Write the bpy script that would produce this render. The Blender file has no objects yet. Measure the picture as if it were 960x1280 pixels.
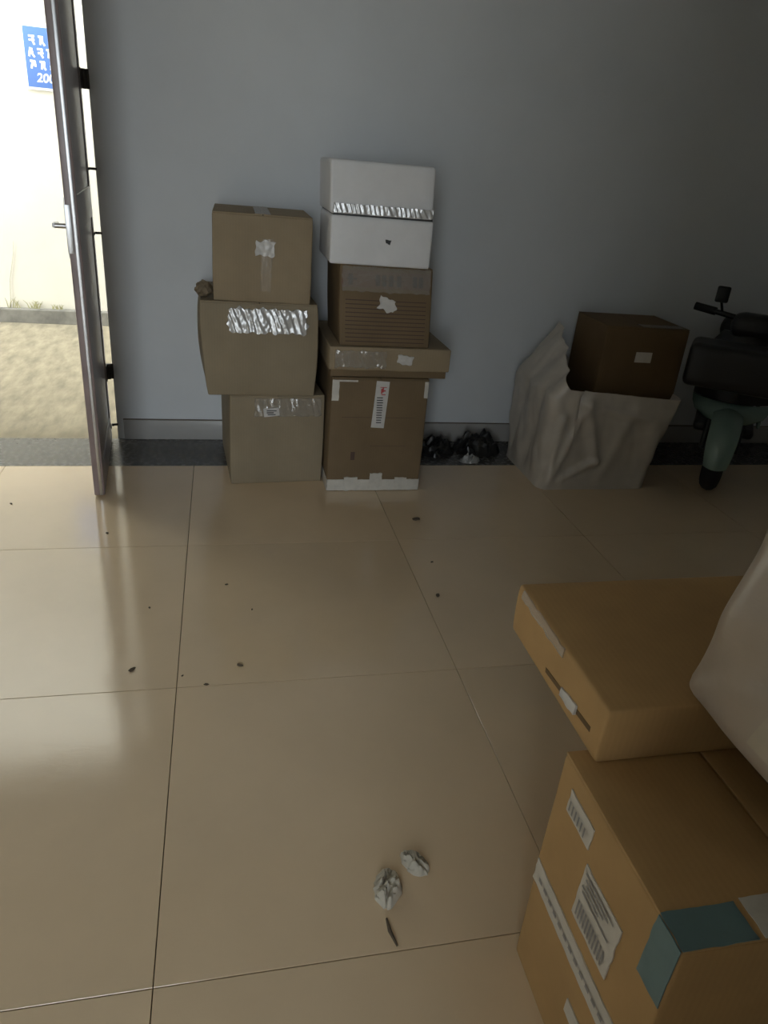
import bpy, bmesh, math, random
from mathutils import Vector, Matrix, noise
from math import sin, cos, pi, radians as R, hypot

# ------------------------------------------------------------------ camera, sky, light, exposure
scene = bpy.context.scene
COL = scene.collection
FPX, YAW, PITCH, ROLL, EYE = 896.0, 0.24346, 0.45179, 0.0920, 1.3284   # fitted to the tile grid (0.8 m tiles)
WALL_Y, BORDER_Y = 3.515, 3.168
cam_d = bpy.data.cameras.new('camera'); cam = bpy.data.objects.new('camera', cam_d); COL.objects.link(cam)
fw = Vector((sin(YAW)*cos(PITCH), cos(YAW)*cos(PITCH), -sin(PITCH)))
rt = Vector((cos(YAW), -sin(YAW), 0)); up = rt.cross(fw)
rt2 = rt*cos(ROLL) + up*sin(ROLL); up2 = up*cos(ROLL) - rt*sin(ROLL)
m = Matrix((rt2, up2, -fw)).transposed().to_4x4(); m.translation = Vector((0, 0, EYE))
cam.matrix_world = m
cam_d.sensor_fit = 'VERTICAL'; cam_d.sensor_height = 36.0; cam_d.lens = FPX/1280*36.0
cam_d.clip_start = 0.05
scene.camera = cam

scene.view_settings.view_transform = 'Standard'
scene.view_settings.look = 'None'
scene.view_settings.gamma = 1.0
scene.view_settings.use_curve_mapping = False
scene.view_settings.exposure = 0.0

world = bpy.data.worlds.new('overcast_sky'); scene.world = world
world.use_nodes = True
bg = world.node_tree.nodes['Background']
bg.inputs[0].default_value = (0.86, 0.94, 1.0, 1); bg.inputs[1].default_value = 8.0

def portal(name, loc, rot, sx, sy):
    l = bpy.data.lights.new(name, 'AREA'); l.shape = 'RECTANGLE'; l.size = sx; l.size_y = sy
    l.cycles.is_portal = True
    o = bpy.data.objects.new(name, l); COL.objects.link(o); o.location = loc; o.rotation_euler = rot
    return o
REAR_Y, REAR_X0, REAR_X1, REAR_TOP = -3.1, -1.65, -0.30, 2.75
DOOR_X0, DOOR_X1, DOOR_TOP = -1.72, -0.507, 2.25
portal('rear_entrance_daylight', ((REAR_X0+REAR_X1)/2, REAR_Y-0.21, REAR_TOP/2), (R(90), 0, 0), REAR_X1-REAR_X0, REAR_TOP)
portal('side_door_daylight', ((DOOR_X0+DOOR_X1)/2, WALL_Y+0.21, DOOR_TOP/2), (R(-90), 0, 0), DOOR_X1-DOOR_X0, DOOR_TOP)

# ------------------------------------------------------------------ helpers
def link(o, parent=None):
    COL.objects.link(o)
    if parent is not None: o.parent = parent
    return o

def tag(o, label=None, cat=None, group=None, kind=None):
    if label: o['label'] = label
    if cat: o['category'] = cat
    if group: o['group'] = group
    if kind: o['kind'] = kind
    return o

def empty(name, loc=(0, 0, 0), rz=0.0):
    o = bpy.data.objects.new(name, None); o.empty_display_size = 0.05
    o.location = loc; o.rotation_euler = (0, 0, rz)
    return link(o)

def thing(name, label, cat, loc=(0, 0, 0), rz=0.0, group=None):
    return tag(empty(name, loc, rz), label, cat, group)

def mesh_obj(name, verts, faces, mat, parent=None, smooth=True, angle=None):
    me = bpy.data.meshes.new(name); me.from_pydata([tuple(v) for v in verts], [], faces); me.update()
    bm = bmesh.new(); bm.from_mesh(me)
    bmesh.ops.remove_doubles(bm, verts=bm.verts, dist=1e-6)
    bmesh.ops.recalc_face_normals(bm, faces=bm.faces)
    bm.to_mesh(me); bm.free()
    if smooth:
        me.polygons.foreach_set('use_smooth', [True]*len(me.polygons))
        if angle: me.set_sharp_from_angle(angle=R(angle))
    if mat: me.materials.append(mat)
    return link(bpy.data.objects.new(name, me), parent)

class MB:
    """collects pieces of ONE part"""
    def __init__(s): s.v = []; s.f = []
    def add(s, vs, fs):
        n = len(s.v); s.v += [Vector(v) for v in vs]; s.f += [[i+n for i in f] for f in fs]; return s
    def box(s, x0, x1, y0, y1, z0, z1):
        vs = [(x, y, z) for z in (z0, z1) for y in (y0, y1) for x in (x0, x1)]
        return s.add(vs, [(0, 2, 3, 1), (4, 5, 7, 6), (0, 1, 5, 4), (2, 6, 7, 3), (0, 4, 6, 2), (1, 3, 7, 5)])
    def tube(s, pts, r, n=10, caps=True):
        pts = [Vector(p) for p in pts]; rs = r if isinstance(r, (list, tuple)) else [r]*len(pts)
        vs = []; prev = None
        for i, p in enumerate(pts):
            t = (pts[min(i+1, len(pts)-1)] - pts[max(i-1, 0)]).normalized()
            if prev is None:
                a = Vector((0, 0, 1)) if abs(t.z) < .9 else Vector((1, 0, 0))
                prev = t.cross(a).normalized()
            prev = (prev - t*prev.dot(t)).normalized(); b = t.cross(prev)
            for k in range(n):
                an = 2*pi*k/n; vs.append(p + (prev*cos(an) + b*sin(an))*rs[i])
        fs = [(i*n+k, i*n+(k+1) % n, (i+1)*n+(k+1) % n, (i+1)*n+k) for i in range(len(pts)-1) for k in range(n)]
        if caps: fs += [tuple(range(n))[::-1], tuple((len(pts)-1)*n+k for k in range(n))]
        return s.add(vs, fs)
    def lathe(s, prof, n=24, axis='Z', c=(0, 0, 0)):
        vs = []
        for r, h in prof:
            for k in range(n):
                a = 2*pi*k/n; p = (r*cos(a), r*sin(a), h)
                if axis == 'Y': p = (p[0], p[2], p[1])
                if axis == 'X': p = (p[2], p[0], p[1])
                vs.append(Vector(p)+Vector(c))
        m_ = len(prof)
        fs = [(i*n+k, i*n+(k+1) % n, ((i+1) % m_)*n+(k+1) % n, ((i+1) % m_)*n+k) for i in range(m_-1) for k in range(n)]
        return s.add(vs, fs)
    def rbox(s, x0, x1, y0, y1, z0, z1, r=.004, n=6, fn=None):
        vs, fs = rounded_box((x1-x0)/2, (y1-y0)/2, (z1-z0)/2, r, n)
        c = Vector(((x0+x1)/2, (y0+y1)/2, (z0+z1)/2)); vs = [v+c for v in vs]
        if fn: vs = [fn(v) for v in vs]
        return s.add(vs, fs)
    def xf(s, M): s.v = [M @ v for v in s.v]; return s
    def build(s, name, mat, parent=None, smooth=True, angle=40):
        return mesh_obj(name, s.v, s.f, mat, parent, smooth, angle)

def rounded_box(hx, hy, hz, r, n):
    H = (hx, hy, hz); r = min(r, hx*.98, hy*.98, hz*.98)
    cs = []
    for h in H:
        i = h-r; cs.append([-h, -h+.35*r, -i] + [-i+2*i*k/n for k in range(1, n)] + [i, h-.35*r, h])
    vs = []; fs = []
    for ax in range(3):
        a, b = [(1, 2), (2, 0), (0, 1)][ax]
        for sg in (-1, 1):
            base = len(vs); A, B = cs[a], cs[b]
            for u in A:
                for w in B:
                    p = [0, 0, 0]; p[ax] = sg*H[ax]; p[a] = u; p[b] = w
                    q = [max(-(H[k]-r), min(H[k]-r, p[k])) for k in range(3)]
                    d = Vector([p[k]-q[k] for k in range(3)])
                    vs.append(Vector(q) + (d.normalized()*r if d.length > 1e-9 else d))
            nb = len(B)
            for i in range(len(A)-1):
                for j in range(nb-1):
                    f = (base+i*nb+j, base+(i+1)*nb+j, base+(i+1)*nb+j+1, base+i*nb+j+1)
                    fs.append(f if sg > 0 else f[::-1])
    return vs, fs

def nz(x, y, z=0.0, s=1.0): return noise.noise(Vector((x*s, y*s, z*s)))

# ------------------------------------------------------------------ materials
def newmat(name):
    mt = bpy.data.materials.new(name); mt.use_nodes = True
    nt = mt.node_tree; return mt, nt, nt.nodes['Principled BSDF']

def N(nt, t, **kw):
    n = nt.nodes.new(t)
    for k, v in kw.items():
        if k in n.inputs: n.inputs[k].default_value = v
        else: setattr(n, k, v)
    return n

def pmat(name, col, rough=.6, var=.12, scale=6.0, bump=.0, bscale=60.0, spec=.5, rvar=0.0, stretch=(1, 1, 1), metal=0.0, coat=0.0, rnd=0.0, bdist=.002):
    """procedural surface: base colour mottled by noise, optional fine relief, gloss variation, per-object shift"""
    mt, nt, p = newmat(name); L = nt.links
    tc = N(nt, 'ShaderNodeTexCoord'); mp = N(nt, 'ShaderNodeMapping'); mp.inputs['Scale'].default_value = stretch
    L.new(tc.outputs['Object'], mp.inputs['Vector'])
    n1 = N(nt, 'ShaderNodeTexNoise', Scale=scale, Detail=6.0, Roughness=.6); L.new(mp.outputs[0], n1.inputs['Vector'])
    ramp = N(nt, 'ShaderNodeValToRGB'); L.new(n1.outputs['Fac'], ramp.inputs[0])
    e = ramp.color_ramp.elements
    e[0].position = .3; e[1].position = .7
    e[0].color = tuple(c*(1-var) for c in col)+(1,); e[1].color = tuple(min(1, c*(1+var)) for c in col)+(1,)
    out = ramp.outputs[0]
    if rnd:
        oi = N(nt, 'ShaderNodeObjectInfo'); mr = N(nt, 'ShaderNodeMapRange'); mr.inputs[3].default_value = 1-rnd; mr.inputs[4].default_value = 1+rnd
        L.new(oi.outputs['Random'], mr.inputs[0])
        hs = N(nt, 'ShaderNodeHueSaturation'); L.new(mr.outputs[0], hs.inputs['Value']); L.new(out, hs.inputs['Color']); out = hs.outputs[0]
    L.new(out, p.inputs['Base Color'])
    p.inputs['Roughness'].default_value = rough; p.inputs['Specular IOR Level'].default_value = spec
    p.inputs['Metallic'].default_value = metal; p.inputs['Coat Weight'].default_value = coat
    if rvar:
        n3 = N(nt, 'ShaderNodeTexNoise', Scale=scale*1.7, Detail=5.0); L.new(mp.outputs[0], n3.inputs['Vector'])
        mr = N(nt, 'ShaderNodeMapRange'); mr.inputs[1].default_value = .3; mr.inputs[2].default_value = .7
        mr.inputs[3].default_value = max(.02, rough-rvar); mr.inputs[4].default_value = rough+rvar
        L.new(n3.outputs['Fac'], mr.inputs[0]); L.new(mr.outputs[0], p.inputs['Roughness'])
    if bump:
        n2 = N(nt, 'ShaderNodeTexNoise', Scale=bscale, Detail=4.0); L.new(mp.outputs[0], n2.inputs['Vector'])
        b = N(nt, 'ShaderNodeBump', Strength=bump, Distance=bdist); L.new(n2.outputs['Fac'], b.inputs['Height'])
        L.new(b.outputs[0], p.inputs['Normal'])
    return mt

def cardboard(name, col, var=.1):
    mt = pmat(name, col, rough=.72, var=var, scale=5.0, bump=.15, bscale=40, spec=.3, bdist=.002)
    nt = mt.node_tree; L = nt.links; p = nt.nodes['Principled BSDF']
    tc = N(nt, 'ShaderNodeTexCoord')
    w = N(nt, 'ShaderNodeTexWave', Scale=28.0, Distortion=.6); w.bands_direction = 'X'
    L.new(tc.outputs['Object'], w.inputs['Vector'])
    src = p.inputs['Base Color'].links[0].from_socket
    mx = N(nt, 'ShaderNodeMix', data_type='RGBA', blend_type='MULTIPLY'); mx.inputs[0].default_value = .035
    L.new(src, mx.inputs[6]); L.new(w.outputs['Color'], mx.inputs[7]); L.new(mx.outputs[2], p.inputs['Base Color'])
    return mt

def film(name, col, rough=.12, opac=.5, bump=.6, bscale=45, stretch=(1, 1, 1)):
    """clear or tinted plastic film: glossy, partly see-through, crinkled"""
    mt, nt, p = newmat(name); L = nt.links
    tc = N(nt, 'ShaderNodeTexCoord'); mp = N(nt, 'ShaderNodeMapping'); mp.inputs['Scale'].default_value = stretch
    L.new(tc.outputs['Object'], mp.inputs['Vector'])
    n2 = N(nt, 'ShaderNodeTexNoise', Scale=bscale, Detail=3.0); L.new(mp.outputs[0], n2.inputs['Vector'])
    b = N(nt, 'ShaderNodeBump', Strength=bump, Distance=.004); L.new(n2.outputs['Fac'], b.inputs['Height'])
    p.inputs['Base Color'].default_value = col+(1,); p.inputs['Roughness'].default_value = rough
    p.inputs['Specular IOR Level'].default_value = .8; L.new(b.outputs[0], p.inputs['Normal'])
    n1 = N(nt, 'ShaderNodeTexNoise', Scale=14.0, Detail=3.0); L.new(tc.outputs['Object'], n1.inputs['Vector'])
    mr = N(nt, 'ShaderNodeMapRange'); mr.inputs[3].default_value = max(0, opac-.12); mr.inputs[4].default_value = min(1, opac+.12)
    L.new(n1.outputs['Fac'], mr.inputs[0]); L.new(mr.outputs[0], p.inputs['Alpha'])
    return mt

M = {}
def wall_mat():
    mt = pmat('wall_paint', (.74, .765, .785), rough=.85, var=.05, scale=1.3, bump=.12, bscale=90, spec=.2)
    return mt
M['wall'] = wall_mat()
M['ceiling'] = pmat('ceiling_paint', (.55, .55, .53), rough=.9, var=.04, scale=1.0)
M['skirting'] = pmat('skirting_tile_grey', (.44, .43, .41), rough=.3, var=.08, scale=4)
M['grout'] = pmat('grout_dark', (.16, .13, .10), rough=.9)
M['outwall'] = pmat('alley_wall_cream', (.60, .55, .45), rough=.9, var=.05, scale=2.2, bump=.3, bscale=12)
M['outground'] = pmat('alley_concrete', (.235, .195, .125), rough=.9, var=.30, scale=7.0, bump=.6, bscale=30, stretch=(2.2, .7, 1))
M['curb'] = pmat('kerb_concrete', (.17, .155, .125), rough=.9, var=.3, scale=9, bump=.4, bscale=25)
M['weed'] = pmat('dry_weed', (.36, .33, .17), rough=.8, var=.3, scale=20)
M['stem'] = pmat('dry_stem', (.42, .38, .28), rough=.8)
def floor_mat():
    mt = pmat('floor_tile_beige', (.80, .625, .42), rough=.20, var=.05, scale=2.2, spec=.5, rnd=.03)
    nt = mt.node_tree; L = nt.links; p = nt.nodes['Principled BSDF']
    g = N(nt, 'ShaderNodeNewGeometry')
    n = N(nt, 'ShaderNodeTexNoise', Scale=3.0, Detail=7.0, Roughness=.65); L.new(g.outputs['Position'], n.inputs['Vector'])
    mr = N(nt, 'ShaderNodeMapRange'); mr.inputs[1].default_value = .2; mr.inputs[2].default_value = .8; mr.inputs[3].default_value = .04; mr.inputs[4].default_value = .15
    L.new(n.outputs['Fac'], mr.inputs[0]); L.new(mr.outputs[0], p.inputs['Roughness'])
    # dirt streaks
    mp = N(nt, 'ShaderNodeMapping'); mp.inputs['Scale'].default_value = (1.0, 2.6, 1); L.new(g.outputs['Position'], mp.inputs['Vector'])
    n2 = N(nt, 'ShaderNodeTexNoise', Scale=16.0, Detail=8.0, Roughness=.7, Distortion=1.2); L.new(mp.outputs[0], n2.inputs['Vector'])
    b = N(nt, 'ShaderNodeBump', Strength=.07, Distance=.003); L.new(n2.outputs['Fac'], b.inputs['Height']); L.new(b.outputs[0], p.inputs['Normal'])
    p.inputs['IOR'].default_value = 1.62; p.inputs['Specular IOR Level'].default_value = .6
    return mt
M['tile'] = floor_mat()
M['granite'] = pmat('border_granite_black', (.075, .069, .060), rough=.26, var=.12, scale=25, spec=.5, rvar=.06)
M['doorpaint'] = pmat('door_paint_maroon_grey', (.34, .30, .305), rough=.34, var=.12, scale=6, bump=.08, bscale=50, spec=.5)
M['dooredge'] = pmat('door_edge_maroon', (.30, .235, .235), rough=.32, var=.15, scale=8, spec=.5)
M['steel'] = pmat('brushed_steel', (.55, .55, .56), rough=.35, var=.08, scale=30, metal=1.0)
M['hinge'] = pmat('dark_hinge', (.07, .065, .06), rough=.5, metal=.6)
M['signblue'] = pmat('enamel_blue', (.085, .17, .42), rough=.35, var=.06, scale=5)
M['signwhite'] = pmat('enamel_white', (.85, .87, .90), rough=.4, var=.02)
M['card'] = cardboard('cardboard_tan', (.325, .253, .162))
M['card2'] = cardboard('cardboard_grey_tan', (.30, .243, .162))
M['card3'] = cardboard('cardboard_brown', (.185, .130, .072))
M['cardR'] = cardboard('cardboard_orange_brown', (.49, .305, .130))
M['cardD'] = cardboard('cardboard_dark', (.15, .095, .045))
M['foam'] = pmat('white_foam', (.80, .80, .81), rough=.8, var=.04, scale=9, bump=.25, bscale=220, spec=.3)
M['paper'] = pmat('white_paper', (.60, .55, .47), rough=.75, var=.06, scale=20, bump=.2, bscale=60)
M['sticker'] = pmat('glossy_white_sticker', (.62, .60, .57), rough=.3, var=.08, scale=25, bump=.4, bscale=40)
M['ink'] = pmat('black_ink', (.05, .05, .05), rough=.6)
M['greyink'] = pmat('faded_grey_ink', (.30, .28, .26), rough=.7)
M['redink'] = pmat('red_ink', (.50, .06, .06), rough=.6)
M['bandink'] = pmat('brown_print_band', (.165, .10, .078), rough=.7)
M['brownink'] = pmat('brown_print', (.085, .05, .038), rough=.7)
M['tapetan'] = film('tan_packing_tape', (.46, .38, .28), rough=.22, opac=.7, bump=.25, bscale=40)
M['tapeclear'] = film('clear_packing_tape', (.50, .46, .40), rough=.07, opac=.42, bump=.5, bscale=55)
M['tapefoil'] = film('shiny_clear_tape', (.56, .54, .51), rough=.20, opac=.88, bump=.05, bscale=60)
for k_ in ('tapeclear', 'tapefoil'):
    p_ = M[k_].node_tree.nodes['Principled BSDF']; p_.inputs['IOR'].default_value = 1.75; p_.inputs['Specular IOR Level'].default_value = 1.0
M['tapewhite'] = pmat('white_paper_tape', (.60, .57, .51), rough=.5, var=.10, scale=30, bump=.3, bscale=60)
M['tapeblue'] = pmat('teal_tape', (.13, .22, .235), rough=.30, var=.08, scale=12, bump=.2, bscale=40)
M['plasticbag'] = film('milky_plastic_sheet', (.68, .62, .54), rough=.32, opac=.88, bump=.35, bscale=14)
M['wrap'] = film('milky_wrap_film', (.47, .39, .31), rough=.28, opac=.9, bump=.35, bscale=18, stretch=(1, 1, 2.5))
M['wraptape'] = film('beige_wrap_tape', (.52, .45, .34), rough=.3, opac=.85, bump=.2)
M['blackbag'] = pmat('black_bin_plastic', (.012, .012, .012), rough=.28, bump=.4, bscale=30, spec=.5)
M['clearfilm'] = film('clear_film_scrap', (.5, .5, .48), rough=.15, opac=.5, bump=.5)
M['wad'] = pmat('brown_paper_wad', (.20, .155, .10), rough=.6, var=.25, scale=30, bump=.5, bscale=50)
M['blackpl'] = pmat('black_plastic', (.014, .014, .014), rough=.4, spec=.4)
M['rubber'] = pmat('tyre_rubber', (.012, .012, .012), rough=.8, bump=.3, bscale=60)
M['green'] = pmat('pale_green_fairing', (.20, .29, .25), rough=.25, var=.05, coat=.3)
M['seat'] = pmat('black_vinyl', (.015, .014, .013), rough=.5, bump=.2, bscale=80)
M['crumb'] = pmat('dark_dirt', (.12, .09, .06), rough=.9, var=.3, scale=40)
M['tissue'] = pmat('white_tissue', (.52, .48, .40), rough=.85, var=.08, scale=30, bump=.3, bscale=80)

# ------------------------------------------------------------------ structure
X0, X1, H = -3.0, 3.4, 3.1
S, TX, TY = 0.8, -0.1357, 0.8066
floor = tag(MB().box(X0, X1, REAR_Y, WALL_Y, -.06, -.012).build('floor', M['grout'], smooth=False), kind='structure')
_tiles = {}
def tile(x0, x1, y0, y1, name, mat):
    g = .0010; key = (round(x1-x0, 3), round(y1-y0, 3), name)
    if key not in _tiles:
        w, d = x1-x0-2*g, y1-y0-2*g; e = .0006
        vs = [(-w/2, -d/2, -.012), (w/2, -d/2, -.012), (w/2, d/2, -.012), (-w/2, d/2, -.012),
              (-w/2, -d/2, -e), (w/2, -d/2, -e), (w/2, d/2, -e), (-w/2, d/2, -e),
              (-w/2+e, -d/2+e, 0), (w/2-e, -d/2+e, 0), (w/2-e, d/2-e, 0), (-w/2+e, d/2-e, 0)]
        fs = [(3, 2, 1, 0), (8, 9, 10, 11)]
        for k in range(4):
            j = (k+1) % 4; fs += [(k, j, j+4, k+4), (k+4, j+4, j+8, k+8)]
        me = bpy.data.meshes.new(name); me.from_pydata(vs, [], fs); me.materials.append(mat); _tiles[key] = me
    o = bpy.data.objects.new(name, _tiles[key]); o.location = ((x0+x1)/2, (y0+y1)/2, 0); link(o, floor)
def cuts(a, b, o):
    r = [a]; k = math.ceil((a-o)/S+1e-6)
    while o+k*S < b-1e-6: r.append(o+k*S); k += 1
    return r+[b]
xs = cuts(X0, X1, TX); ys = cuts(REAR_Y, BORDER_Y, TY)
for i in range(len(xs)-1):
    for j in range(len(ys)-1): tile(xs[i], xs[i+1], ys[j], ys[j+1], 'floor_tile', M['tile'])


bx = [X0, -1.3, .3, 1.9, X1]
for i in range(4): tile(bx[i], bx[i+1], BORDER_Y, WALL_Y, 'border_tile', M['granite'])

T = .2
w = MB(); w.box(DOOR_X1, X1+T, WALL_Y, WALL_Y+T, -.06, H); w.box(X0-T, DOOR_X0, WALL_Y, WALL_Y+T, -.06, H); w.box(DOOR_X0, DOOR_X1, WALL_Y, WALL_Y+T, DOOR_TOP, H)
tag(w.build('wall_back', M['wall'], smooth=False), kind='structure')
tag(MB().box(X0-T, X0, REAR_Y-T, WALL_Y, -.06, H).build('wall_left', M['wall'], smooth=False), kind='structure')
tag(MB().box(X1, X1+T, REAR_Y-T, WALL_Y, -.06, H).build('wall_right', M['wall'], smooth=False), kind='structure')
w = MB(); w.box(X0, REAR_X0, REAR_Y-T, REAR_Y, -.06, H); w.box(REAR_X1, X1, REAR_Y-T, REAR_Y, -.06, H); w.box(REAR_X0, REAR_X1, REAR_Y-T, REAR_Y, REAR_TOP, H)
tag(w.build('wall_front', M['wall'], smooth=False), kind='structure')
BLOCKER_X, BLOCKER_Y = .02, -.42
tag(MB().box(BLOCKER_X, X1, BLOCKER_Y-.14, BLOCKER_Y, 0, H).build('wall_light_blocker', M['wall'], smooth=False), kind='structure')  # unseen partition, added to shade the right of the back wall
tag(MB().box(X0-T, X1+T, REAR_Y-T, WALL_Y+T+.9, H, H+.15).build('ceiling', M['ceiling'], smooth=False), kind='structure')  # overhang past the back wall: unseen eave added to dim the alley
b = MB(); b.rbox(DOOR_X1+.03, X1, WALL_Y-.010, WALL_Y, 0, .100, r=.003, n=1); b.rbox(X0, DOOR_X0-.03, WALL_Y-.010, WALL_Y, 0, .100, r=.003, n=1)
bb = tag(b.build('baseboard_back', M['skirting']), kind='structure')
MB().box(DOOR_X1+.03, X1, WALL_Y-.006, WALL_Y, .100, .1045).build('joint_line', M['grout'], bb, smooth=False)

# alley outside the side door
tag(MB().box(-9, 9, WALL_Y, 12, -.09, -.012).build('ground_alley', M['outground'], smooth=False), kind='structure')
tag(MB().box(-9, 9, -14, REAR_Y, -.09, -.012).build('ground_forecourt', M['outground'], smooth=False), kind='structure')
OUT_Y = 6.10
tag(MB().box(-7, 7, OUT_Y, OUT_Y+.2, -.05, 5.0).build('wall_alley', M['outwall'], smooth=False), kind='structure')  # upper part out of view, raised to keep skylight off the alley
k = MB(); k.rbox(-6, 6, OUT_Y-.05, OUT_Y-.001, -.02, .095, r=.012, n=40, fn=lambda v: v+Vector((0, .006*nz(v.x, v.z, 0, 9), .008*nz(v.x, 3, 0, 6) if v.z > 0 else 0)))
tag(k.build('trim_1', M['curb']), kind='structure')

# ------------------------------------------------------------------ side door leaf, standing open into the room
def side_door():
    h0 = Vector((-.531, 3.498, 0)); d = Vector((.053, -.666, 0)); ln = d.length; ang = math.atan2(d.y, d.x)
    o = tag(empty('door_1', h0, ang), kind='structure')
    # local x along the leaf, local y: -thickness .. 0 ; room-facing right face is at y = 0
    hi = 2.16; t = .041
    s = 1.0
    MB().rbox(.002, ln-.03, -t+.006, -.006, .012, hi, r=.003, n=1).build('leaf_panel', M['doorpaint'], o)
    st = MB(); st.rbox(ln-.032, ln, -t, 0, .010, hi, r=.005, n=1); st.build('edge_stile', M['dooredge'], o)
    MB().rbox(0, .05, -t, -.001, .010, hi, r=.004, n=1).build('hinge_stile', M['doorpaint'], o)
    MB().rbox(.05, ln-.034, -t, -.001, .010, .13, r=.004, n=1).build('bottom_rail', M['doorpaint'], o)
    MB().rbox(.05, ln-.034, -t, -.001, 1.02, 1.14, r=.004, n=1).build('lock_rail', M['doorpaint'], o)
    MB().rbox(.05, ln-.034, -t, -.001, hi-.12, hi, r=.004, n=1).build('top_rail', M['doorpaint'], o)
    MB().rbox(ln-.001, ln+.003, -.020, -.008, .012, hi-.002, r=.001, n=1).build('edge_strip', M['steel'], o)
    MB().rbox(ln-.001, ln+.004, -.044, -.024, .95, 1.11, r=.001, n=1).build('lock_plate', M['steel'], o)
    hb = MB(); hb.rbox(ln-.085, ln-.035, -t-.006, -t, .93, 1.13, r=.002, n=1); hb.tube([(ln-.06, -t, 1.035), (ln-.06, -t-.045, 1.035)], .009)
    hb.tube([(ln-.06, -t-.045, 1.035), (ln-.10, -t-.050, 1.035), (ln-.17, -t-.048, 1.030)], [.010, .009, .008]); hb.build('lever_handle', M['steel'], o)
    for z, hh, mt in ((1.53, .035, 'hinge'), (1.205, .005, 'hinge'), (.952, .005, 'hinge'), (.34, .036, 'hinge'), (.075, .006, 'hinge'), (1.95, .035, 'hinge')):
        g = MB(); g.tube([(-.008, .008, z-hh), (-.008, .008, z+hh)], .010 if hh > .02 else .005, n=10); g.box(-.012, .04, 0, .003, z-hh, z+hh)
        g.box(-.012, -.008, .004, .030, z-hh, z+hh); g.build('hinge', M[mt], o)
side_door()

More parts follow.
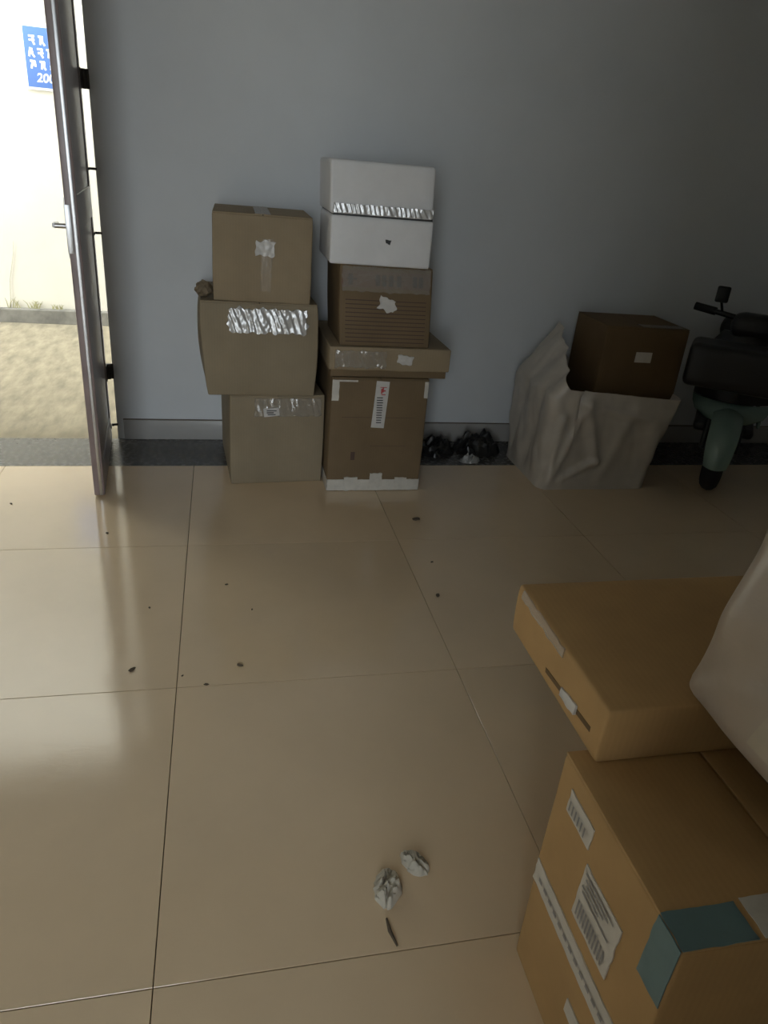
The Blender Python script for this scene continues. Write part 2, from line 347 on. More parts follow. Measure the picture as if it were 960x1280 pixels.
# ------------------------------------------------------------------ cartons
class Carton:
    def __init__(s, name, label, x, y, z, w, d, h, rz=0, mat='card', group=None, bulge=(.004, .004), taper=0.0, seed=1, flaps=True, cat='carton', seam='Y', r=.006, shear=0.0, rough=.0015):
        s.w, s.d, s.h = w, d, h; s.b = bulge; s.tp = taper; s.seed = seed; s.sh = shear; s.rg = rough
        s.root = thing(name, label, cat, (x, y, z), R(rz), group)
        top = h-(.004 if flaps else 0)
        MB().rbox(-w/2, w/2, -d/2, d/2, 0, top, r=r, n=12, fn=s.dfm).build('body', M[mat], s.root)
        if flaps:
            g = .002
            for sg in (-1, 1):
                if seam == 'Y': a = (-w/2+.001, -g, -d/2+.001, d/2-.001) if sg < 0 else (g, w/2-.001, -d/2+.001, d/2-.001)
                else: a = (-w/2+.001, w/2-.001, -d/2+.001, -g) if sg < 0 else (-w/2+.001, w/2-.001, g, d/2-.001)
                MB().rbox(*a, top-.001, h, r=.0018, n=8, fn=s.dfm).build('top_flap', M[mat], s.root)
    def dfm(s, v):
        X = 2*v.x/s.w; Y = 2*v.y/s.d; Z = 2*v.z/s.h-1; zz = max(0, 1-Z*Z)
        o = Vector(v)
        o.x += s.b[0]*X*zz*max(0, 1-Y*Y*.6) + s.rg*nz(v.x*6+s.seed, v.y*6, v.z*6)*min(1, zz*2)
        o.y += s.b[1]*Y*zz*max(0, 1-X*X*.8) + s.rg*nz(v.x*6, v.y*6+s.seed, v.z*6)*min(1, zz*2)
        k = 1+s.tp*Z; o.x *= k; o.x += s.sh*(v.z/s.h)
        return o
    def patch(s, name, mat, face, u0, u1, v0, v1, off=.0012, wr=0.0, ws=40, nu=10, nv=10, ragged=0.0, tilt=0.0, parent=None, pleat=0.0, pl=.02, lean=0.0):
        """thin sheet stuck on a face; u runs right along the face seen from outside, v is height (or depth for the top)"""
        vs = []; cu, cv = (u0+u1)/2, (v0+v1)/2; t = R(tilt)
        lay = []
        for layer in (1, 0):
            for i in range(nu+1):
                for j in range(nv+1):
                    u = u0+(u1-u0)*i/nu; v = v0+(v1-v0)*j/nv
                    if ragged:
                        if i in (0, nu): u += ragged*.5*nz(v*45+s.seed, i, 3)
                        if j in (0, nv): v += ragged*.5*nz(u*45+s.seed, j, 7)
                    du, dv = u-cu, v-cv; u, v = cu+du*cos(t)-dv*sin(t), cv+du*sin(t)+dv*cos(t)
                    e = .0003 if not layer else off+wr*(.5+.5*nz(u*ws+s.seed, v*ws, 1.7))+wr*.5*abs(nz(u*ws*2, v*ws*2+s.seed, 5))
                    if layer: e += lean*(v1-v)
                    if pleat and layer:
                        ph = (u+.35*v)/pl+.7*nz(u*16, v*8, s.seed); ph -= math.floor(ph)
                        e += pleat*(ph/.8 if ph < .8 else (1-ph)/.2)*(.85+.4*abs(nz(u*14, v*22, s.seed+4)))
                    if face == 'front': P = s.dfm(Vector((u, -s.d/2, v)))+Vector((0, -e, 0))
                    elif face == 'left': P = s.dfm(Vector((-s.w/2, -u, v)))+Vector((-e, 0, 0))
                    elif face == 'right': P = s.dfm(Vector((s.w/2, u, v)))+Vector((e, 0, 0))
                    else: P = s.dfm(Vector((u, v, s.h)))+Vector((0, 0, e))
                    vs.append(P)
        n = (nu+1)*(nv+1); q = lambda i, j, l: l*n+i*(nv+1)+j
        fs = []
        for i in range(nu):
            for j in range(nv):
                fs.append((q(i, j, 0), q(i+1, j, 0), q(i+1, j+1, 0), q(i, j+1, 0)))
        ring = [(i, 0) for i in range(nu)]+[(nu, j) for j in range(nv)]+[(i, nv) for i in range(nu, 0, -1)]+[(0, j) for j in range(nv, 0, -1)]
        for k in range(len(ring)):
            a, b_ = ring[k], ring[(k+1) % len(ring)]
            fs.append((q(*a, 0), q(*b_, 0), q(*b_, 1), q(*a, 1)))
        return mesh_obj(name, vs, fs, M[mat], parent or s.root, True, 28 if pleat else 50)
    def marks(s, name, mat, face, rects, off=.0026):
        """flat print: small ink rectangles on a face joined to one part"""
        mb = MB()
        for (ua, ub, v0, v1, k, n) in [(q[0], q[1], q[2], q[3], k, n) for q in rects for n in [max(1, int((q[1]-q[0])/.03))] for k in range(n)]:
            u0, u1 = ua+(ub-ua)*k/n, ua+(ub-ua)*(k+1)/n; ps = []
            for u, v in ((u0, v0), (u1, v0), (u1, v1), (u0, v1)):
                if face == 'front': ps.append(s.dfm(Vector((u, -s.d/2, v)))+Vector((0, -off, 0)))
                elif face == 'left': ps.append(s.dfm(Vector((-s.w/2, -u, v)))+Vector((-off, 0, 0)))
            mb.add(ps, [(0, 1, 2, 3)])
        o = mb.build(name, M[mat], s.root, smooth=False)
        if len(rects) > 1: o['kind'] = 'stuff'
        return o

GL, GR = 'cartons of the stack nearer the door', 'boxes of the stack topped by the white box'
# --- stack nearer the door
c = Carton('carton', 'tan carton on the floor, bottom of the stack nearer the door', .213, 3.215, 0, .402, .49, .405, 4.0, 'card2', GL, (.007, .006), seed=3)
c.patch('packing_tape', 'tapeclear', 'front', -.10, .185, .315, .392, wr=.004, ws=30, ragged=.012, nu=60, nv=10, pleat=.003, pl=.03, lean=.05)
c.patch('sticker', 'sticker', 'front', -.062, .004, .317, .352, off=.0110, wr=.001, tilt=6)
c.marks('printed_lines', 'ink', 'front', [(-.050, -.008, .340, .344), (-.050, -.020, .331, .336), (-.046, -.012, .323, .327)], off=.0135)
c = Carton('carton', 'bulging tan carton with a crinkled shiny tape patch, middle of the stack nearer the door', .155, 3.19, .4055, .452, .46, .383, 1.5, 'card2', GL, (.022, .016), taper=.028, seed=8, shear=-.012, rough=.004)
c.patch('packing_tape', 'tapefoil', 'front', -.120, .180, .268, .360, off=.002, wr=.006, ws=26, ragged=.03, nu=110, nv=16, pleat=.0040, pl=.026, lean=.10)
c = Carton('carton', 'upright tan carton with a vertical tape strip, top of the stack nearer the door', .163, 3.165, .789, .378, .41, .326, -1.0, 'card', GL, (.004, .006), seed=14)
c.patch('packing_tape', 'tapetan', 'front', -.005, .036, .045, .240, wr=.0015, ragged=.01, tilt=-2)
c.patch('sticker', 'sticker', 'front', -.028, .044, .178, .232, off=.003, wr=.008, ws=60, ragged=.02, nu=14, nv=12)
c.patch('packing_tape', 'tapetan', 'top', -.03, .03, -.2, .2, wr=.0005)

# --- stack topped by the white box
c = Carton('carton', 'tall brown carton with white tape round its base, under the flat lidded carton', .652, 3.14, 0, .418, .53, .517, 0, 'card3', GR, (.004, .004), seed=21)
for f, hw in (('front', .209), ('left', .265), ('right', .265)):
    c.patch('base_tape', 'tapewhite', f, -hw+.001, hw-.001, .003, .056, wr=.002, ragged=.006, nu=30, nv=6)
c.patch('tape_piece', 'tapewhite', 'front', -.020, .036, .004, .088, off=.004, wr=.002, ragged=.012)
c.patch('tape_piece', 'tapewhite', 'front', -.135, -.075, .004, .068, off=.004, wr=.002, ragged=.012)
c.patch('tape_piece', 'tapewhite', 'front', .095, .150, .004, .066, off=.004, wr=.002, ragged=.012)
c.patch('corner_tape', 'tapewhite', 'front', -.207, -.178, .418, .507, wr=.001, ragged=.004)
c.patch('corner_tape', 'tapewhite', 'front', .190, .207, .435, .507, wr=.001, ragged=.004)
c.patch('top_tape', 'tapewhite', 'front', -.178, -.10, .500, .507, wr=.001, nu=6, nv=3)
c.patch('label_sticker', 'sticker', 'front', -.026, .030, .30, .505, wr=.001, tilt=-3.0)
c.marks('red_print', 'redink', 'front', [(-.004, .024, .478-i*.0, .481) for i in range(1)]+[(.000, .006, .452, .474), (.006, .012, .458, .480), (.012, .020, .462, .468), (.002, .020, .446, .450)])
c.marks('printed_lines', 'ink', 'front', [(-.016+.0005*i, .010+.001*(i % 3), .432-i*.011, .4365-i*.011) for i in range(11)])
c.marks('printed_mark', 'brownink', 'front', [(-.112, -.094, .150, .188), (-.03, .13, .215, .2165), (-.16, .16, .345, .3468)], off=.0010)

r = thing('flat_carton', 'flat wide lidded carton under the brown printed carton', 'carton', (.684, 3.13, .518), 0, GR)
MB().rbox(-.248, .248, -.245, .245, 0, .09, r=.004, n=8).build('tray', M['card3'], r)
MB().rbox(-.258, .258, -.254, .254, .030, .127, r=.006, n=10, fn=lambda v: v+Vector((0, .002*nz(v.x, v.z, 1, 14), .003*nz(v.x, v.y, 0, 9) if v.z < .05 else 0))).build('lid', M['card'], r)
class _F(Carton):
    def __init__(s, root, w, d, h, seed): s.root = root; s.w, s.d, s.h = w, d, h; s.b = (0, 0); s.tp = 0; s.sh = 0; s.seed = seed; s.rg = 0
fc = _F(r, .516, .508, .127, 5)
fc.patch('packing_tape', 'tapeclear', 'front', -.235, -.02, .045, .112, off=.0015, wr=.004, ws=22, ragged=.02, nu=60, nv=10, pleat=.003, pl=.05, lean=.10)
fc.patch('sticker', 'sticker', 'front', .028, .092, .062, .099, off=.003, wr=.007, ws=60, ragged=.02, tilt=-8)

c = Carton('carton', 'brown carton with printed lines and a torn label, directly under the white box', .656, 3.075, .646, .376, .37, .316, 0, 'card3', GR, (.004, .005), seed=33, shear=-.016)
c.patch('printed_band', 'bandink', 'front', -.18, .18, .232, .296, off=.0006, nu=8, nv=4)
c.marks('printed_characters', 'ink', 'front', [(x, x+.018, .242, .284) for x in (-.155, -.045, -.02, .008, .04, .105, .13)]+[(-.16, -.12, .262, .268), (-.05, .07, .262, .266)], off=.0016)
c.marks('printed_lines', 'brownink', 'front', [(-.165, .165, z, z+.0035) for z in [.018+.0165*i for i in range(11)]], off=.0010)
c.patch('packing_tape', 'tapeclear', 'front', -.178, .178, .218, .312, off=.002, wr=.003, ws=24, ragged=.02, nu=26, nv=8)
c.patch('torn_label', 'sticker', 'front', -.030, .036, .148, .196, off=.003, wr=.006, ws=60, ragged=.03, tilt=-14)

r = thing('foam_box', 'white foam box with a taped deep lid on top of the stack', 'box', (.612, 3.07, .9625), R(-1.0), GR)
MB().rbox(-.200, .200, -.19, .19, 0, .177, r=.010, n=10).build('body', M['foam'], r)
MB().rbox(-.200, .200, -.19, .19, .180, .366, r=.012, n=10, fn=lambda v: v+Vector((-.012*(v.z/.366), .0015*nz(v.x, v.z, 4, 8), 0))).build('lid', M['foam'], r)
MB().rbox(-.194, .194, -.185, .185, .172, .184, r=.002, n=2).build('rim_gap_shade', M['ink'], r)  # black slab stands for the shade in the seam under the lid
fb = _F(r, .404, .384, .37, 9)
fb.patch('sealing_tape', 'tapefoil', 'front', -.196, .190, .186, .218, off=.002, wr=.002, ws=40, ragged=.006, nu=220, nv=8, pleat=.0034, pl=.019, lean=.17)
fb.patch('smudge', 'ink', 'front', .015, .033, .086, .100, off=.0006, ragged=.02)

# crumpled wad on the bulging carton
def blob(name, mat, rx, ry, rz, amp, fs_, seed, parent=None, n=3):
    bm = bmesh.new(); bmesh.ops.create_icosphere(bm, subdivisions=n, radius=1)
    vs = []
    for v in bm.verts:
        p = v.co.normalized(); k = 1+amp*nz(p.x+seed, p.y, p.z, fs_)+amp*.6*abs(nz(p.x, p.y+seed, p.z, fs_*2.2))
        vs.append(Vector((p.x*rx*k, p.y*ry*k, p.z*rz*k)))
    zm = min(v.z for v in vs); vs = [Vector((v.x, v.y, v.z-zm)) for v in vs]
    fs = [[q.index for q in f.verts] for f in bm.faces]; bm.free()
    return mesh_obj(name, vs, fs, M[mat], parent, True, 25)
o = blob('paper_wad', 'wad', .033, .030, .029, .27, 2.2, 4); o.location = (-.066, 3.02, .789)
tag(o, 'small crumpled brown wad lying on the bulging carton', 'paper wad')

# --- foreground pile
c = Carton('carton', 'orange-brown carton on the floor with labels and a teal tape corner', .755, .611, 0, .45, .332, .505, 0, 'cardR', None, (.004, .003), seed=41)
# left face: u runs toward the camera => u = -(local y)  (patch() flips), v = height
yl = lambda Y: -(Y-.611)
c.patch('long_label', 'paper', 'left', yl(.772), yl(.452), .212, .262, wr=.002, ws=30, ragged=.006, nu=26, nv=6, tilt=0)
c.patch('address_label', 'paper', 'left', yl(.648), yl(.540), .296, .404, wr=.002, ws=30, ragged=.006)
c.patch('address_label', 'paper', 'left', yl(.732), yl(.655), .425, .468, wr=.002, ws=30, ragged=.006)
c.patch('address_label', 'paper', 'left', yl(.600), yl(.545), .118, .150, wr=.002, ws=30, ragged=.006)
c.marks('printed_lines', 'greyink', 'left', [(yl(.64-.004*(i % 3)), yl(.555+.011*(i % 4)), .392-.009*i, .3955-.009*i) for i in range(5)]+[(yl(.638-.008*i), yl(.634-.008*i), .306, .338) for i in range(11)]+[(yl(.75-.02*i), yl(.738-.02*i), .232, .240) for i in range(13)]+[(yl(.725-.01*i), yl(.721-.01*i), .432, .452) for i in range(6)], off=.0042)
c.patch('teal_tape', 'tapeblue', 'left', yl(.497), yl(.447), .392, .5045, wr=.001, ragged=.004)
c.patch('teal_tape', 'tapeblue', 'top', -.2245, -.118, -.165, -.114, wr=.001, ragged=.004)
c.patch('paper_tape', 'tapewhite', 'top', -.108, -.05, -.165, -.110, wr=.001, ragged=.004)

c = Carton('carton', 'brown carton on the floor holding up the flat slotted carton', 1.18, 1.01, 0, .46, .40, .5045, 0, 'cardR', None, seed=47)
c = Carton('flat_carton', 'flat orange-brown carton with a hand slot in its edge', .992, .928, .5055, .856, .366, .106, 0, 'cardR', None, (.003, .003), seed=52, flaps=False, cat='carton')
ya = lambda Y: -(Y-.928)
c.patch('hand_slot_shade', 'cardD', 'left', ya(.945), ya(.775), .030, .040, off=.0008, nu=12, nv=2, tilt=5)  # dark sheet on the face, painted as the shade inside the slot
c.patch('slot_tape_glint', 'sticker', 'left', ya(.878), ya(.822), .027, .046, off=.002, wr=.004, ws=50, ragged=.01, tilt=5)  # white sheet standing in for the glint of shiny tape at the slot
c.patch('edge_shine_tape', 'tapeclear', 'left', ya(1.085), ya(.90), .088, .1055, off=.001, wr=.003, ws=40, ragged=.01, nu=20, nv=4)  # film strip put here for the highlight along the top edge
c = Carton('flat_carton', 'small flat carton under the plastic-wrapped bundle', .89, .60, .5065, .14, .27, .1035, 0, 'cardD', None, (.0, .0), seed=58, cat='carton')

r = thing('wrapped_bundle', 'bundle wrapped in milky plastic film lying on the flat slotted carton', 'bundle', (.955, .575, .6125))
def bun(v):
    zz = (v.z/.36); o = Vector(v)
    o.x += .06*zz*max(0, -v.x/.255) + .012*nz(v.y*5, v.z*9, 2) + .006*abs(nz(v.y*9+v.z*14, v.z*3, 8))
    o.y += .010*nz(v.x*6, v.z*8, 6); 
    return o
MB().rbox(-.255, .245, -.235, .21, 0, .36, r=.030, n=26, fn=bun).build('film_wrap', M['wrap'], r)
tp = MB()
for nme, y0, y1 in (('wrap_tape', -.005, .045),):
    vs = []; n = 24
    for i in range(n+1):
        z = .040+.28*i/n
        for y in (y0, y1): vs.append(bun(Vector((-.255, y-.02*i/n, z)))+Vector((-.004, 0, 0)))
        for y in (y1, y0): vs.append(bun(Vector((-.255, y-.02*i/n, z)))+Vector((.002, 0, 0)))
    fs = [(4*i+k, 4*i+(k+1) % 4, 4*i+4+(k+1) % 4, 4*i+4+k) for i in range(n) for k in range(4)]
    mesh_obj(nme, vs, fs, M['wraptape'], r, True, 50)

# ------------------------------------------------------------------ plastic sack with a carton in it, by the back wall
def sack():
    r = thing('plastic_sack', 'big open milky plastic sack standing by the back wall', 'sack', (1.735, 3.10, 0))
    nu, nv = 220, 44; hx, hy = .285, .235
    rc = .05; A, B = hx-rc, hy-rc; per = 4*A+4*B+2*pi*rc
    def outline(t):
        q = t*per
        for (L_, f) in ((2*A, lambda k: (-A+k, -hy)), (pi/2*rc, lambda k: (A+rc*sin(k/rc), -B-rc*cos(k/rc))), (2*B, lambda k: (hx, -B+k)), (pi/2*rc, lambda k: (A+rc*cos(k/rc), B+rc*sin(k/rc))),
                        (2*A, lambda k: (A-k, hy)), (pi/2*rc, lambda k: (-A-rc*sin(k/rc), B+rc*cos(k/rc))), (2*B, lambda k: (-hx, B-k)), (pi/2*rc, lambda k: (-A-rc*cos(k/rc), -B-rc*sin(k/rc)))):
            if q <= L_: return f(q)
            q -= L_
        return (-A, -hy)
    def rim(px, py):
        a = .50-.05*(px+1)/2           # front edge falls to the right
        back = max(0, (py+1)/2); left = max(0, min(1, (-px-.15)/.75))
        return a+.20*left*back**.6*(1-.2*left) + .04*back
    # folds pressed into the front sheet: (x0, z0, x1, z1, height, width)
    FOLD = [(-.25, .03, -.235, .36, .020, .020), (-.235, .04, -.13, .43, .020, .022), (-.13, .43, -.02, .14, .024, .024), (-.21, .03, -.02, .15, .016, .018), (.02, .05, .12, .40, .010, .03), (-.04, .40, .20, .36, .008, .02)]
    def seg(x, z, f):
        dx, dz = f[2]-f[0], f[3]-f[1]; t = max(0, min(1, ((x-f[0])*dx+(z-f[1])*dz)/(dx*dx+dz*dz)))
        return hypot(x-f[0]-t*dx, z-f[1]-t*dz)
    vs = []
    for layer in (0, 1):
        for j in range(nv+1):
            v = j/nv
            for i in range(nu):
                x0, y0 = outline(i/nu); px, py = x0/hx, y0/hy
                h = rim(px, py); z = v*h
                x = x0*(1+.20*v**1.2)+.025*v; y = y0*(1+.10*v)
                if px < 0: x += .9*(-px)*max(0, z-.46)
                am = min(1, v*6)
                fold = .016*abs(nz(px*1.6+z*1.5, py*1.6-z*1.1, 3.1, 2.2)) + .005*nz(x, y, z, 15)
                if py < -.6: fold += sum(f[4]*math.exp(-(seg(x, z, f)/f[5])**2) for f in FOLD)
                if px < -.6: fold += .018*abs(math.sin(16*y+5*z))
                d = Vector((x0/hx**2*abs(px)**3, y0/hy**2*abs(py)**3, 0)).normalized()
                off = am*fold-(.004 if layer else 0)
                vs.append(Vector((x, y, z))+d*(off-.016*am))
    nn = (nv+1)*nu; fs = []
    for l in (0, 1):
        for j in range(nv):
            for i in range(nu):
                q = (l*nn+j*nu+i, l*nn+j*nu+(i+1) % nu, l*nn+(j+1)*nu+(i+1) % nu, l*nn+(j+1)*nu+i)
                fs.append(q if l == 0 else q[::-1])
    for i in range(nu): fs.append((nv*nu+i, nv*nu+(i+1) % nu, nn+nv*nu+(i+1) % nu, nn+nv*nu+i))
    fs.append(tuple(range(nu))[::-1])
    mesh_obj('sack_sheet', vs, fs, M['plasticbag'], r, True, 60)
    MB().rbox(-.245, .235, -.19, .19, .008, .375, r=.05, n=12, fn=lambda v: v+Vector((.01*nz(v.x, v.y, v.z, 9), .01*nz(v.y, v.z, v.x, 9), 0))).build('filling', M['plasticbag'], r)
sack()
c = Carton('carton', 'dark brown carton sticking up out of the plastic sack', 1.895, 3.12, .386, .405, .33, .372, -2, 'cardD', None, (.003, .003), seed=63)
c.patch('label', 'paper', 'front', -.04, .04, .215, .262, wr=.001)
c.patch('packing_tape', 'tapeclear', 'top', -.03, .18, -.16, -.10, wr=.003)

# black bin bags and film scraps on the border tiles
def sheet(name, mat, w, d, hgt, seed, fs_=5, n=22):
    vs = []
    for i in range(n+1):
        for j in range(n+1):
            u, v = i/n*2-1, j/n*2-1
            rr = 1-.18*abs(nz(math.atan2(v, u)*1.3, seed, 0, 1.5))
            x, y = u*w/2*rr+.15*w*nz(u, v, seed, 1.3)*(1-u*u), v*d/2*rr
            x *= math.sqrt(1-v*v/2); y *= math.sqrt(1-u*u/2)
            e = (1-u**4)*(1-v**4)
            z = hgt*e*(.15+.9*abs(nz(u+seed, v, .3, fs_*.35))+.5*abs(nz(u, v+seed, 1.3, fs_*.8)))+.002
            vs.append(Vector((x, y, z)))
    top = len(vs); vs += [Vector((v.x, v.y, max(0, v.z-.0025))) for v in vs]
    q = lambda i, j, l=0: l*top+i*(n+1)+j; fs = []
    for i in range(n):
        for j in range(n):
            fs.append((q(i, j), q(i+1, j), q(i+1, j+1), q(i, j+1))); fs.append((q(i, j+1, 1), q(i+1, j+1, 1), q(i+1, j, 1), q(i, j, 1)))
    for i in range(n):
        fs += [(q(i, 0), q(i, 0, 1), q(i+1, 0, 1), q(i+1, 0)), (q(i, n), q(i+1, n), q(i+1, n, 1), q(i, n, 1)), (q(0, i), q(0, i+1), q(0, i+1, 1), q(0, i, 1)), (q(n, i), q(n, i, 1), q(n, i+1, 1), q(n, i+1))]
    return mesh_obj(name, vs, fs, M[mat], None, True, 30)
o = sheet('black_bag', 'blackbag', .24, .20, .10, 3); o.location = (1.06, 3.36, 0); tag(o, 'crumpled black plastic bag lying beside the tall brown carton', 'plastic bag')
o = sheet('black_bag', 'blackbag', .27, .20, .12, 11); o.location = (1.31, 3.375, 0); tag(o, 'crumpled black plastic bag lying next to the plastic sack', 'plastic bag')
o = sheet('film_scrap', 'clearfilm', .11, .07, .05, 7); o.location = (1.22, 3.22, 0); tag(o, 'clear film scrap in front of the crumpled black bags', 'film scrap')

# ------------------------------------------------------------------ scooter in the dark corner
def scooter():
    r = thing('scooter', 'dark scooter with pale green front fender parked in the corner', 'scooter', (2.36, 2.87, 0), R(233))
    # local +x = forward, z up, front axle above origin
    def wheel(name, x):
        t = MB(); prof = [(.150+.048*cos(a)*1.0+.0, .045*sin(a)) for a in [2*pi*k/12 for k in range(13)]]
        t.lathe(prof, 32, 'Y', (x, 0, .199)); w_ = t.build(name, M['rubber'], r)
        h = MB(); h.lathe([(.02, -.03), (.105, -.02), (.112, -.012), (.112, .012), (.105, .02), (.02, .03)], 24, 'Y', (x, 0, .199))
        for k in range(5):
            a = 2*pi*k/5; h.tube([(x, 0, .199), (x+.11*cos(a), 0, .199+.11*sin(a))], .012, 6)
        h.build('rim', M['blackpl'], w_)
    wheel('front_wheel', 0); wheel('rear_wheel', -1.12)
    # fender: curved shell over the front wheel, reaching down in front
    vs = []; n, mseg = 20, 8
    for lay in (0, 1):
        for i in range(n+1):
            a = R(-8+150*i/n)
            for j in range(mseg+1):
                t = j/mseg*2-1; rr = .222-.030*t*t-.004*lay; wd = .068*(1-.25*abs(2*i/n-1)**3)
                vs.append(Vector((rr*cos(a), t*wd, .199+rr*sin(a))))
    nn = (n+1)*(mseg+1); fs = []
    for l in (0, 1):
        for i in range(n):
            for j in range(mseg):
                q = [l*nn+i*(mseg+1)+j, l*nn+(i+1)*(mseg+1)+j, l*nn+(i+1)*(mseg+1)+j+1, l*nn+i*(mseg+1)+j+1]; fs.append(q if l == 0 else q[::-1])
    mesh_obj('front_fender', vs, fs, M['green'], r, True, 50)
    MB().tube([(.0, .075, .199), (-.06, .075, .42)], .014).build('fork', M['blackpl'], r)
    MB().tube([(.0, -.075, .199), (-.06, -.075, .42)], .014).build('fork', M['blackpl'], r)
    # lower shroud (pale green) and black apron above
    def shell(name, mat, secs, th=.012):
        vs = []; n = 14
        for lay in (0, 1):
            for (x, z, hw, bow) in secs:
                for k in range(n+1):
                    t = k/n*2-1; vs.append(Vector((x-bow*t*t-(th if lay else 0), t*hw, z)))
        nn = len(secs)*(n+1); fs = []
        for l in (0, 1):
            for i in range(len(secs)-1):
                for k in range(n):
                    q = [l*nn+i*(n+1)+k, l*nn+i*(n+1)+k+1, l*nn+(i+1)*(n+1)+k+1, l*nn+(i+1)*(n+1)+k]; fs.append(q if l == 0 else q[::-1])
        rim = [i*(n+1) for i in range(len(secs))]+[(len(secs)-1)*(n+1)+k for k in range(1, n+1)]+[i*(n+1)+n for i in range(len(secs)-2, -1, -1)]+[k for k in range(n-1, 0, -1)]
        for a, b_ in zip(rim, rim[1:]+rim[:1]): fs.append((a, b_, nn+b_, nn+a))
        return mesh_obj(name, vs, fs, M[mat], r, True, 45)
    shell('front_shroud', 'green', [(.02, .345, .10, .05), (.035, .375, .155, .08), (.03, .41, .175, .10), (.0, .435, .18, .10)])
    shell('apron', 'blackpl', [(.0, .44, .18, .10), (.01, .56, .185, .10), (-.03, .68, .17, .09), (-.07, .75, .12, .06)])
    MB().tube([(-.06, 0, .40), (-.20, 0, .79)], .03).build('steering_column', M['blackpl'], r)
    hb = MB(); hb.tube([(-.25, -.27, .82), (-.22, -.16, .81), (-.20, 0, .79), (-.22, .16, .81), (-.25, .27, .82)], .013); hb.build('handlebar', M['blackpl'], r)
    for sg in (-1, 1):
        MB().tube([(-.232, sg*.18, .812), (-.255, sg*.28, .822)], .019, 12).build('grip', M['rubber'], r)
        mm = MB(); mm.tube([(-.22, sg*.15, .81), (-.20, sg*.17, .87)], .006); mm.build('mirror_stem', M['blackpl'], r)
        g = MB(); g.rbox(-.21, -.19, sg*.17-.03, sg*.17+.03, .86, .935, r=.009, n=4); g.build('mirror', M['blackpl'], r)
    MB().rbox(-.20, -.06, -.10, .10, .72, .84, r=.05, n=8).build('headlight_cowl', M['blackpl'], r)
    bk = MB(); bk.rbox(.02, .25, -.24, .17, .54, .73, r=.03, n=6); bk.build('front_basket', M['blackpl'], r)
    MB().rbox(-.72, -.10, -.14, .14, .25, .30, r=.02, n=6).build('footboard', M['blackpl'], r)
    MB().rbox(-1.30, -.62, -.15, .15, .30, .62, r=.08, n=10).build('rear_body', M['blackpl'], r)
    MB().rbox(-1.34, -.60, -.14, .14, .62, .74, r=.05, n=10).build('saddle', M['seat'], r)
    MB().rbox(-.70, -.12, .142, .156, .31, .345, r=.006, n=4).build('side_trim', M['green'], r)
scooter()

# ------------------------------------------------------------------ sign and weeds in the alley
def sign():
    r = thing('wall_sign', 'blue enamel sign with white lettering on the cream alley wall', 'sign', (-1.125, OUT_Y, 1.58))
    MB().rbox(-.155, .155, -.015, 0, 0, .385, r=.004, n=1).build('backing_plate', M['signwhite'], r)
    MB().rbox(-.143, .143, -.017, -.012, .016, .369, r=.001, n=1).build('blue_field', M['signblue'], r)
    rnd = random.Random(4)
    for row, (z, x0, hh) in enumerate(((.262, -.108, .058), (.190, -.122, .058), (.120, -.112, .055))):
        for ch in range(4):
            g = MB(); cx = x0+ch*.060
            # unreadable characters: brush strokes in a character square
            st = [((.0, .9), (.6, .9)), ((.3, 1.0), (.1, .1)), ((.05, .5), (.65, .55)), ((.35, .6), (.65, .05)), ((.5, .95), (.45, .3))]
            rnd.shuffle(st)
            for si, (a, b_) in enumerate(st[:4]):
                p = Vector((cx+a[0]*.055+rnd.uniform(-.004, .004), 0, z+a[1]*hh)); q = Vector((cx+b_[0]*.055+rnd.uniform(-.004, .004), 0, z+b_[1]*hh))
                dd = (q-p).normalized(); nn = Vector((-dd.z, 0, dd.x))*.0062
                oy = Vector((0, -.0180-.0006*si, 0)); g.add([p+nn+oy, p-nn+oy, q-nn+oy, q+nn+oy], [(0, 1, 2, 3)])
            g.build('character', M['signwhite'], r, smooth=False)
    cu = bpy.data.curves.new('number', 'FONT'); cu.body = '200'; cu.size = .075; cu.offset = .0015; cu.shear = .15
    to = bpy.data.objects.new('tmp', cu); COL.objects.link(to)
    dg = bpy.context.evaluated_depsgraph_get(); me = bpy.data.meshes.new_from_object(to.evaluated_get(dg)); bpy.data.objects.remove(to)
    me.materials.append(M['signwhite']); o = bpy.data.objects.new('number', me); link(o, r); o.rotation_euler = (R(90), 0, 0); o.location = (-.085, -.0185, .050)
sign()
def weed(x, h, n, seed, label):
    rnd = random.Random(seed); g = MB()
    for k in range(n):
        a = rnd.uniform(0, 2*pi); ln = h*rnd.uniform(.5, 1); bx, by = x+rnd.uniform(-.05, .05), OUT_Y-.022
        lean = rnd.uniform(-.7, .7)*ln
        pts = [Vector((bx, by, .092)), Vector((bx+lean*.35, by-.006, .092+ln*.6)), Vector((bx+lean, by-.010, .092+ln))]
        g.tube(pts, [.004, .003, .0008], 5)
    o = g.build('weed_tuft', M['weed']); tag(o, label, 'weed', None)
weed(-1.40, .07, 16, 2, 'low weed tuft on the alley kerb below the wall, densest one')
weed(-1.25, .05, 14, 6, 'short weed tuft on the alley kerb beside the open door edge')
weed(-1.55, .10, 7, 9, 'thin tall-stemmed weed on the alley kerb')
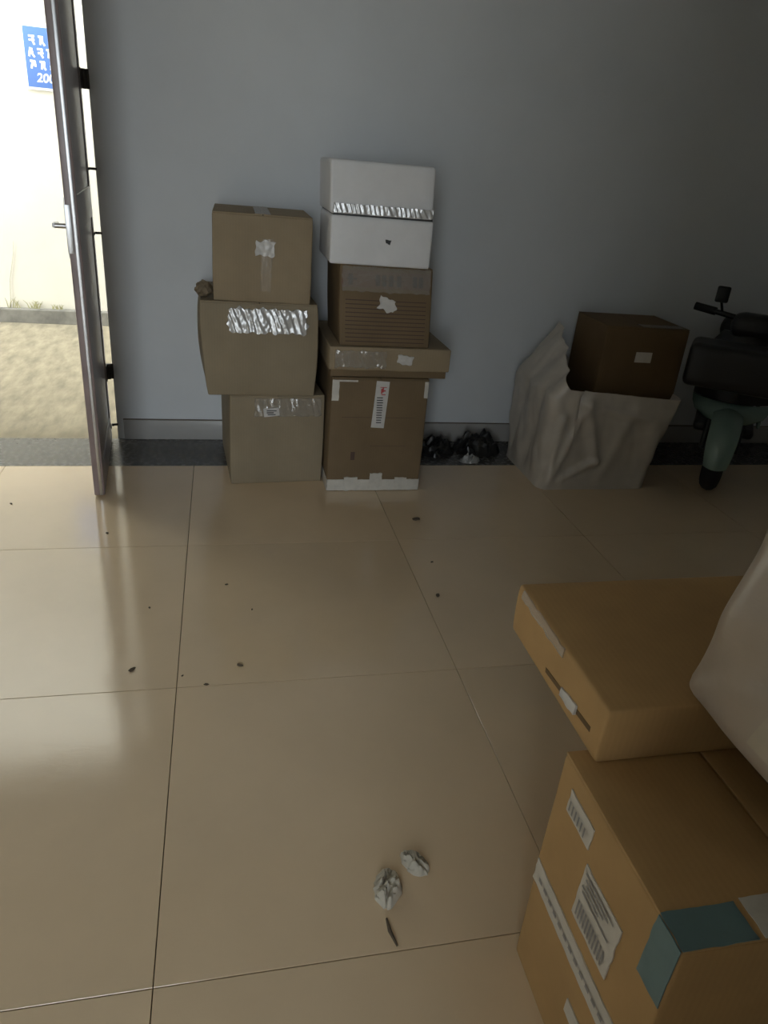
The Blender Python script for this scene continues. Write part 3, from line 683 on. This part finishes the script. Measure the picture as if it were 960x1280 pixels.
g = MB(); g.tube([(-1.58, OUT_Y-.015, .09), (-1.56, OUT_Y-.012, .30), (-1.51, OUT_Y-.010, .50), (-1.50, OUT_Y-.012, .58)], [.004, .003, .0025, .001], 6)
tag(g.build('dry_stem', M['stem']), 'single dry plant stem rising against the alley wall', 'plant stem')

# ------------------------------------------------------------------ litter on the floor
o = sheet('tissue', 'tissue', .060, .095, .04, 21, 3.2); o.location = (.313, .935, 0); o.rotation_euler = (0, 0, R(-15)); tag(o, 'larger crumpled white tissue on the beige floor tiles', 'tissue')
o = sheet('tissue', 'tissue', .050, .075, .03, 33, 3.2); o.location = (.382, .985, 0); o.rotation_euler = (0, 0, R(30)); tag(o, 'smaller crumpled white tissue beside the larger one', 'tissue')
g = MB(); g.tube([(.297, .872, .002), (.298, .845, .003), (.306, .815, .002)], [.002, .004, .002], 6)
tag(g.build('twig', M['crumb']), 'thin dark twig on the floor by the crumpled tissue', 'twig')
CR = [(.781, 2.577, .022, 'dark dirt clump on the tiles in front of the tall brown carton'), (.715, 2.00, .014, 'larger dirt crumb beside the tile joint that runs toward the tall brown carton'), (.036, 1.685, .012, None), (-.26, 1.693, .014, 'dirt clump at the end of the light streak on the floor'),
      (-.43, 2.513, .010, 'dirt crumb on the floor by the open door edge'), (.002, 2.123, .008, None), (.081, 1.967, .006, None), (-.057, 1.61, .009, 'dirt crumb lying on a cross joint close to the corner of four tiles'), (-.122, 1.655, .006, 'dirt speck right at the corner where four tiles meet'), (-.822, 2.78, .009, 'dirt crumb on the sunlit tiles inside the doorway'), (.756, 2.228, .008, 'smaller dirt crumb beside the tile joint that runs toward the tall brown carton'), (-.238, 2.002, .007, None)]
for i, (x, y, s_, lb) in enumerate(CR):
    o = blob('dirt_crumb', 'crumb', s_*.75, s_*.42, s_*.22, .5, 2.0, i*3.7, n=2); o.location = (x, y, 0); o.rotation_euler = (0, 0, i*1.3)
    tag(o, lb or 'tiny dark dirt crumb in the open middle of the tiled floor', 'dirt', 'dirt crumbs on the floor')
